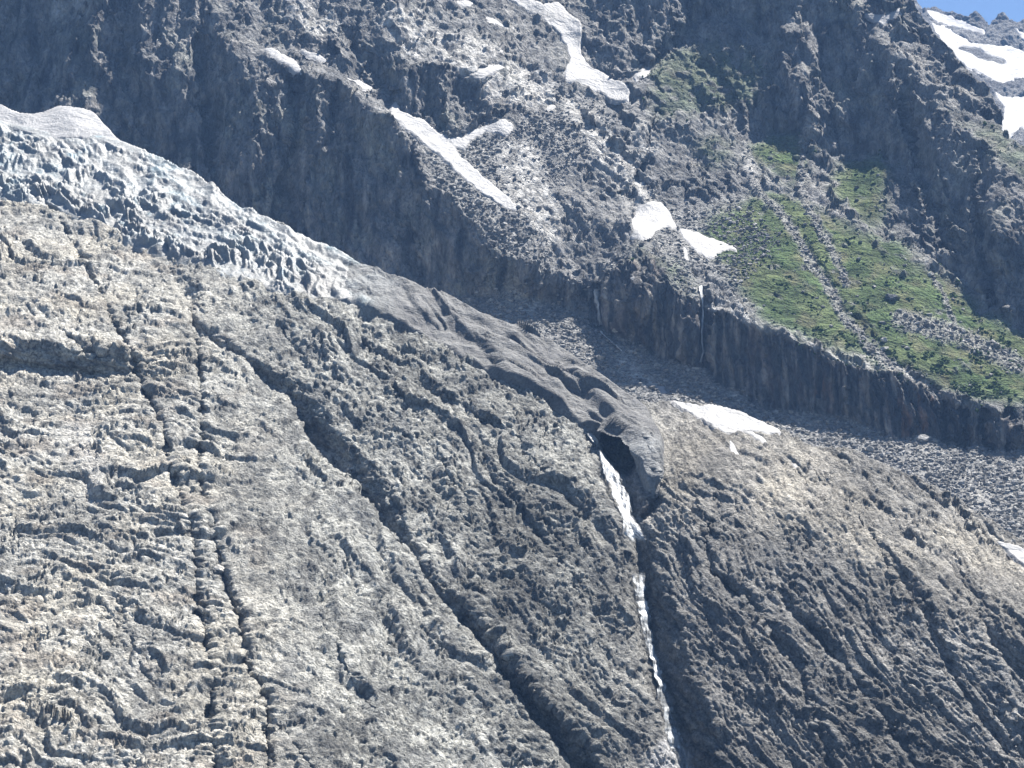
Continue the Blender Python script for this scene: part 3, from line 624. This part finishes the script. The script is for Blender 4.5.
screec = mixc(c(.34, .34, .33)+0*P0, c(.23, .23, .225), sstep(-.2, .5, fbm(x/9, q/7, y/20, 4, 309)))
col = mixc(col, screec, screem)
PALE = [[(500, 145), (535, 140), (545, 170), (560, 215), (562, 245), (545, 240), (520, 215), (505, 190)], [(560, 95), (600, 120), (640, 160), (660, 200), (640, 205), (610, 170), (575, 130)], [(430, 20), (490, 40), (560, 80), (560, 110), (500, 105), (440, 60)],
        [(635, 120), (655, 135), (660, 165), (640, 165)], [(520, 275), (545, 310), (530, 320), (505, 290)], [(612, 340), (640, 360), (660, 385), (640, 388), (612, 365)], [(60, -20), (110, 0), (90, 16), (50, 8)], [(280, 0), (330, 10), (345, 30), (310, 40), (285, 20)],
        [(972, 480), (990, 490), (1000, 515), (985, 510)], [(745, 152), (755, 152), (766, 180), (756, 182)], [(700, 296), (760, 318), (820, 342), (880, 360), (935, 385), (930, 392), (880, 372), (800, 350), (700, 314)], [(380, 0), (440, 20), (420, 60), (370, 20)]]
pm = np.zeros_like(x)
for p_ in PALE: pm = np.maximum(pm, s.mask(p_, 4, 1))
col = mixc(col, c(.66, .65, .62), pm*sstep(-.45, .15, fbm(x/7, q/6, y/15, 4, 311))*.95)
col = mixc(col, c(.45, .44, .41), pale*(1-.7*steep)*(1-grass)*.55)
col = mixc(col, c(.50, .48, .44), pathm*.45*sstep(-.2, .4, fbm(x/5, q/5, y/12, 3, 313)))
bst = sstep(-.1, .6, fbm(x/3, q/40, y/20, 4, 304))
bc = mixc(c(.10, .105, .11)+0*P0, c(.42, .39, .35), bst*.75); rz = s.mask([(905, 382), (948, 402), (948, 440), (890, 434)], 5)+.8*s.mask([(814, 368), (830, 370), (826, 405), (812, 400)], 3)+.15
bc = mixc(bc, c(.33, .20, .14), np.clip(rust*rz, 0, 1)); col = mixc(col, bc, bandm)
gcol = mixc(c(.070, .108, .042)+0*P0, c(.108, .140, .060), sstep(-.3, .6, fbm(x/35, q/25, y/60, 3, 315))); gcol = mixc(gcol, c(.15, .145, .085), sstep(0, .7, fbm(x/18, q/14, y/40, 4, 317))*.7)
col = mixc(col, gcol, grass)
hf, wf = s.U.shape[0]-1, s.U.shape[1]-1
# leave out the ground hidden deep under the front slope
cv = np.interp(s.u, [p[0] for p in CREST], [p[1] for p in CREST])
keep = cell(s.V-cv[None]) < 90
cg = cell(grass) > .5; cs = (cell(screem) > .5) & ~cg; cb = (cell(bandm) > .5) & ~cg & ~cs
for nm, m, mat in (('mountain', ~cg & ~cs & ~cb, M_cliff), ('cliff', cb, M_cliff), ('scree_slope', cs, M_scree), ('grass_slope', cg, M_grass)):
    tag(grid_obj(nm, P, m & keep, mat, {'tint': col}), kind='structure')
PB, nB = P, n0
for (p_, T_, l_), m in zip(SNOW_B, smB): snow(s, P0, n0, m, T_*.5, l_)
print('depth B', [round(float(s.at(np.exp(s.L), np.array(u_), np.array(v_)))) for u_, v_ in ((0, 120), (0, 0), (400, 250), (300, 0), (500, 0), (600, 340), (800, 340), (800, 420), (1000, 460), (850, 200), (850, 0), (1000, 250))])
print('depth F', [round(float(Fs.at(np.exp(Fs.L), np.array(u_), np.array(v_)))) for u_, v_ in ((0, 760), (100, 500), (0, 210), (100, 160), (340, 260), (500, 360), (650, 430), (650, 760), (1000, 760), (800, 450), (1020, 545))])

# ================================================================== FAR SNOWY MOUNTAIN
Rs = Sheet(860, 1260, -60, 260, .8)
s = Rs
s.region(None, 30, -10)
for poly, dip, asp in [([(918, -20), (975, 10), (985, 34), (940, 20)], 50, -10), ([(970, 50), (1000, 55), (1024, 80), (990, 70)], 45, 10), ([(985, 10), (1040, 10), (1040, 60), (1000, 60)], 48, -20), ([(990, 85), (1040, 90), (1040, 98), (995, 92)], 55, 0)]:
    s.region(poly, dip, asp, 4)
s.solve(990, 80, 3300)
P0 = s.points(); n0 = s.normals(P0); x, y, z = P0[..., 0], P0[..., 1], P0[..., 2]; q = z-.14*y
wx = 20*fbm(x/150, q/150, y/300, 3, 401); wq = 20*fbm(x/150, q/150, y/300, 3, 402)
h = 6*rdg(80, 60, 411, 3, 30)+3.5*bil(30, 20, 415, 3)+1.6*bil(10, 8, 421, 2)
SR = [([(924, 9), (945, 15), (965, 22), (986, 32), (984, 36), (965, 30), (948, 26), (930, 18)], 'upper snow strip under the far skyline at the upper right'),
      ([(930, 22), (945, 28), (958, 36), (972, 42), (990, 46), (1008, 46), (1024, 52), (1040, 60), (1040, 76), (1024, 76), (1014, 80), (1004, 84), (992, 80), (980, 73), (965, 66), (950, 52), (940, 40)], 'wide snow field on the far mountain at the upper right'),
      ([(993, 92), (1003, 96), (1012, 98), (1040, 96), (1040, 126), (1020, 128), (1008, 138), (998, 140), (990, 132), (1003, 120), (1004, 108)], 'lower snow field on the far mountain, at the right edge'),
      ([(1013, 27), (1024, 34), (1040, 40), (1040, 50), (1020, 38)], 'small snow chute under the rightmost far peak')]
smR = [s.mask(p, .9, 3) for p, l in SR]
h = h*(1-.95*sstep(.2, .8, np.maximum.reduce(smR)))
P = P0+n0*h[..., None]
SKY = [(860, 10), (900, -4), (916, 2), (923, 8), (936, 6), (950, 11), (962, 15), (976, 14), (984, 20), (989, 25), (994, 20), (1000, 15), (1005, 15), (1013, 21), (1024, 21), (1060, 8), (1120, 20), (1260, 50)]
P = crest_fold(s, P, SKY, 4, 4)
col = mixc(c(.22, .22, .22)+0*P0, c(.12, .12, .125), sstep(-.2, .5, fbm(x/60, q/40, y/90, 5, 431)))
ro = s.mask([(955, 46), (975, 50), (1000, 58), (1012, 66), (1000, 64), (975, 58)], 1.5, 2)
tag(grid_obj('far_mountain', P, np.ones((s.U.shape[0]-1, s.U.shape[1]-1), bool), M_cliff, {'tint': col}), kind='structure')
for (p_, l_), m in zip(SR, smR): snow(s, P0, n0, m*(1-ro), 2, l_, SKY)

# ================================================================== WATER
def fall(name, sh, Pg, pts, widths, lab, cat, out=1.2, seed=0, sub=2.0, group=None):
    """a ribbon of white water with a rounded front that follows the rock under it"""
    L = [0]
    for i in range(len(pts)-1): L.append(L[-1]+math.dist(pts[i], pts[i+1]))
    n = int(L[-1]/1.2*1)+2; t = np.linspace(0, L[-1], n)
    pu = np.interp(t, L, [p[0] for p in pts])+(1.8 if 'stream' in name else .5)*fbm(t/9, 0*t, 0, 4, seed); pv = np.interp(t, L, [p[1] for p in pts])
    w_ = np.interp(t, L, widths)*(1+.3*fbm(t/9, 0*t+4, 0, 3, seed+1))
    K = 17; ks = np.linspace(-1, 1, K)
    UU = pu[:, None]+ks[None]*w_[:, None]/2; VV = pv[:, None]+0*UU
    Q = sh.at(Pg, UU, VV)
    # smooth along the drop so the water leaps the small ledges, and stay in front of the rock
    D = np.linalg.norm(Q, axis=-1); Dm = np.minimum.accumulate(D[::-1], 0)[::-1]*0+D
    k5 = 7; Dp = np.pad(D, ((k5, k5), (0, 0)), mode='edge'); Dmin = np.min([Dp[i:i+n] for i in range(2*k5+1)], 0)
    Dp = np.pad(Dmin, ((4, 4), (0, 0)), mode='edge'); Dm = np.mean([Dp[i:i+n] for i in range(9)], 0)
    bulge = out*(1-ks[None]**2*.9)+.35*fbm(UU/1.5, VV/9, 0, 3, seed+2)
    F_ = Q*((Dm-bulge)/D)[..., None]
    F_[:, 0] = Q[:, 0]*1.0004; F_[:, -1] = Q[:, -1]*1.0004
    h_, k_ = F_.shape[:2]
    t_ = np.zeros_like(F_)+c(.55, .575, .59); t_ = mixc(t_, c(.27, .30, .33), sstep(0, .7, fbm(UU/1.6, VV/7, 0, 3, seed+3))*.7)
    along = (np.arange(n)/max(1, n-1))[:, None]
    veil = sstep(0, .55, 1-np.abs(ks)[None]+.45*fbm(UU/1.8, VV/8, 0, 3, seed+4))*sstep(-.5, .25, fbm(UU/1.3, VV/12, 0, 4, seed+5)+.2)*sstep(0, .04, along)*sstep(1, .90, along)
    if 'stream' in name: veil = veil*(.35+.65*sstep(-.25, .1, np.sin(t/5.5+3*fbm(t/20, 0*t, 2, 2, seed+7))[:, None]+.4))
    if sub > 2: veil = .45+.55*veil
    o = grid_obj(name, F_, np.ones((h_-1, k_-1), bool), M_water, {'tint': t_, 'veil': veil})
    tag(o, lab, cat, group); return o
fall('waterfall', Fs, P0F, [(601, 450), (605, 460), (611, 473), (618, 490), (624, 507), (629, 522), (634, 534), (640, 544)], [9, 12, 15, 17, 18, 19, 23, 17], 'tall white waterfall pouring from the ice hollow at the glacier snout', 'waterfall', 4.2, 501)
fall('waterfall', Fs, P0F, [(588, 433), (594, 438), (600, 446), (602, 452)], [6, 9, 9, 6], 'short white cascade over the rock lip left of the glacier hollow, above the tall waterfall', 'waterfall', 1.0, 511)
fall('mountain_stream', Fs, P0F, [(638, 571), (640, 590), (644, 610), (647, 628), (650, 645), (655, 660), (658, 672), (662, 690), (666, 698), (668, 715), (672, 728), (676, 745), (684, 756), (688, 775), (692, 800)], [15, 13, 12, 12, 9, 8, 9, 10, 17, 11, 18, 14, 22, 30, 32], 'stepped white stream in the narrow gorge beneath the tall waterfall', 'stream', 1.8, 521)
fall('waterfall', Bs, P0B, [(597, 288), (597, 300), (598, 312), (600, 325)], [2.6, 2.6, 2.8, 3.6], 'thin thread waterfall in the dark notch left of the cliff band', 'waterfall', 4.5, 531, 3)
fall('waterfall', Bs, P0B, [(701, 284), (702, 298), (703, 315), (702, 335), (703, 352), (701, 362)], [3.2, 2.8, 2.2, 2.2, 2.4, 3.2], 'thin broken thread of water down the cleft in the cliff band', 'waterfall', 2.0, 541, 3)
fall('mountain_stream', Bs, P0B, [(601, 330), (608, 338), (616, 345), (622, 352)], [2.5, 2, 3, 3], 'small pale stream on scree below the thread waterfall in the notch', 'stream', 1.4, 551, 3)

# ================================================================== STONES, BOULDERS, SHRUBS
ico = None
def ico_mesh():
    import bmesh
    bm = bmesh.new(); bmesh.ops.create_icosphere(bm, subdivisions=1, radius=1)
    v = np.array([p.co[:] for p in bm.verts]); f = np.array([[q_.index for q_ in g.verts] for g in bm.faces]); bm.free()
    return v, f
iv, iff = ico_mesh()
def scatter(name, sh, Pg, prob, n, r0, r1, mat, colf, flat=.7, lab=None, seed=1):
    rg = np.random.default_rng(seed)
    w = prob.ravel().astype(float); w /= w.sum(); ids = rg.choice(w.size, n, p=w)
    C0 = Pg.reshape(-1, 3)[ids]
    r = r0*(r1/r0)**(rg.random(n)**3.0)
    J = 1+.28*rg.normal(size=(n, len(iv), 1)); S = r[:, None]*(.7+.6*rg.random((n, 3))); S[:, 2] *= flat
    V_ = iv[None]*J*S[:, None]
    th = rg.random(n)*6.283; cs_, sn_ = np.cos(th)[:, None], np.sin(th)[:, None]
    V2 = np.stack([V_[..., 0]*cs_-V_[..., 1]*sn_, V_[..., 0]*sn_+V_[..., 1]*cs_, V_[..., 2]], -1)+C0[:, None]+np.array([0, 0, .1])*r[:, None, None]
    Fc = iff[None]+(np.arange(n)*len(iv))[:, None, None]
    col_ = colf(rg, n)[:, None]+np.zeros((n, len(iv), 3))
    o = mesh_np(name, V2.reshape(-1, 3), Fc.reshape(-1, 3), mat, None, {'tint': col_.reshape(-1, 3)}, False)
    return o
s = Bs
vis = ((s.V-cv[None]) < 25) & (kR < 0) & (s.V > -30) & (s.U > -30) & (s.U < 1054)
grey = lambda rg, n: (.18+.26*rg.random((n, 1))**1.4)*np.array([1, .98, .94])
tag(scatter('scree_stones', s, PB, (screem*.9*(1-.9*pm)+.25*grass*0+.02*(1-steep))*vis*(1-sstep(.1, .3, cover)), 24000, .4, 1.9, M_stone, grey, .7, seed=3), 'loose grey stones strewn over the scree slopes', 'scree', kind='stuff')
leaf = lambda rg, n: (.6+.8*rg.random((n, 1)))*np.array([.05, .085, .028])
lowg = sstep(300, 400, s.V)*grass+.25*grass
tag(scatter('shrubs', s, PB, (lowg*sstep(.0, .5, fbm(s.U/14, s.V/10, 0, 3, 611))+1e-6)*vis, 4000, .35, 1.4, M_shrub, leaf, .75, seed=5), 'low dark green shrubs dotted over the grass slope', 'shrubs', kind='stuff')
def boulder(sh, Pg, u_, v_, rad, lab, tint=(.34, .33, .31), squash=(1.2, 1, .75), seed=0, group='boulders lying on the mountain'):
    import bmesh
    bm = bmesh.new(); bmesh.ops.create_icosphere(bm, subdivisions=3, radius=1)
    v = np.array([p.co[:] for p in bm.verts]); f = np.array([[q_.index for q_ in g.verts] for g in bm.faces]); bm.free()
    rg = np.random.default_rng(seed+1000)
    # chop with random planes so it has faces and edges
    for _ in range(9):
        d = rg.normal(size=3); d /= np.linalg.norm(d); k = .55+.3*rg.random(); t = v@d
        v = v-np.clip(t-k, 0, None)[:, None]*d
    v += .05*np.stack([perlin(v[:, 0]*2.5, v[:, 1]*2.5, v[:, 2]*2.5, seed+i) for i in range(3)], -1)
    v *= np.array(squash)*rad
    c0 = sh.at(Pg, np.array(float(u_)), np.array(float(v_))).reshape(3)
    o = mesh_np('boulder', v, f, M_stone, None, {'tint': np.zeros_like(v)+np.array(tint)}, False)
    o.location = tuple(c0+np.array([0, 0, rad*.2])); o.rotation_euler = (0, 0, rg.random()*6)
    return tag(o, lab, 'boulder', group)
B_ = [(890, 299, 4.2, 'large dark boulder alone on the green slope', (.12, .13, .14)), (885, 349, 3.0, 'pale boulder beside the white stone runnel on the grass slope', (.45, .44, .42)),
      (923, 441, 3.6, 'flat pale boulder at the foot of the rusty corner of the cliff band', (.42, .41, .39)), (869, 451, 3.0, 'grey boulder in the shade edge below the cliff band', (.36, .35, .33)),
      (882, 456, 2.2, 'smaller boulder right of the grey one below the cliff band', (.40, .39, .37)), (479, 204, 3.4, 'block on the scree just under the lower tip of the forked snow field', (.30, .30, .29)),
      (600, 359, 3.4, 'broad block on the rubble right of the glacier, beneath the notch', (.34, .33, .31)), (637, 351, 2.6, 'block on rubble at the foot of the left cliff buttress', (.30, .29, .27)),
      (452, 186, 2.4, 'small block on scree left of the lower snow tongue', (.33, .32, .3)), (745, 300, 2.4, 'boulder on the grassy shoulder just above the cliff band', (.42, .41, .38)),
      (884, 340, 2.4, 'upper boulder above the pale one beside the white stone runnel', (.46, .45, .42)), (960, 447, 2.4, 'boulder against the foot of the right part of the cliff band', (.4, .39, .36)),
      (797, 158, 3.2, 'green-stained boulder at the top of the upper meadow', (.22, .24, .17)), (617, 331, 2.6, 'angular boulder below the foot of the thread waterfall', (.4, .4, .38)),
      (930, 276, 2.6, 'boulder at the head of the short rock streak on the right meadow', (.38, .38, .35))]
for i, (u_, v_, r_, l_, t_) in enumerate(B_): boulder(Bs, PB, u_, v_, r_, l_, t_, seed=i)
for i, (u_, v_, r_, l_, t_) in enumerate([(216, 571, 2.6, 'pale boulder wedged in the long dark crack of the left slab', (.5, .48, .44)), (223, 585, 1.5, 'small stone below the pale boulder wedged in the long crack', (.45, .43, .4)),
      (160, 243, 3.4, 'rounded rock at the glacier edge where the ice meets the left slab', (.3, .3, .29)), (600, 445, 2.0, 'wet dark boulder beside the top of the tall waterfall', (.14, .15, .16)),
      (206, 612, 1.6, 'pale stone caught in the left crack low on the slab', (.46, .44, .4))]):
    boulder(Fs, PF, u_, v_, r_, l_, t_, seed=40+i)

# ================================================================== HAZE
hb_ = bpy.data.materials.new("haze_air"); hb_.use_nodes = True; nt = hb_.node_tree
nt.nodes.remove(nt.nodes["Principled BSDF"])
vo = nt.nodes.new("ShaderNodeVolumePrincipled"); vo.inputs['Color'].default_value = (.28, .52, 1, 1); vo.inputs['Density'].default_value = 0.00005; vo.inputs['Anisotropy'].default_value = 0.0
nt.links.new(vo.outputs[0], nt.nodes["Material Output"].inputs['Volume'])
allz = [P_[..., 2] for P_ in (PF, PB, P)]
zlo = min(float(a_.min()) for a_ in allz)-1.5; zhi = max(float(a_.max()) for a_ in allz)+20
xs_ = max(float(np.abs(P_[..., 0]).max()) for P_ in (PF, PB, P))+30; ys_ = max(float(P_[..., 1].max()) for P_ in (PF, PB, P))+30
v = np.array([(sx*xs_, yy, zz) for sx in (-1, 1) for yy in (-30, ys_) for zz in (zlo, zhi)])
f = np.array([(0, 1, 3, 2), (4, 6, 7, 5), (0, 4, 5, 1), (2, 3, 7, 6), (0, 2, 6, 4), (1, 5, 7, 3)])
hz = mesh_np('haze', v, f, hb_, None, None, False); tag(hz, kind='stuff')
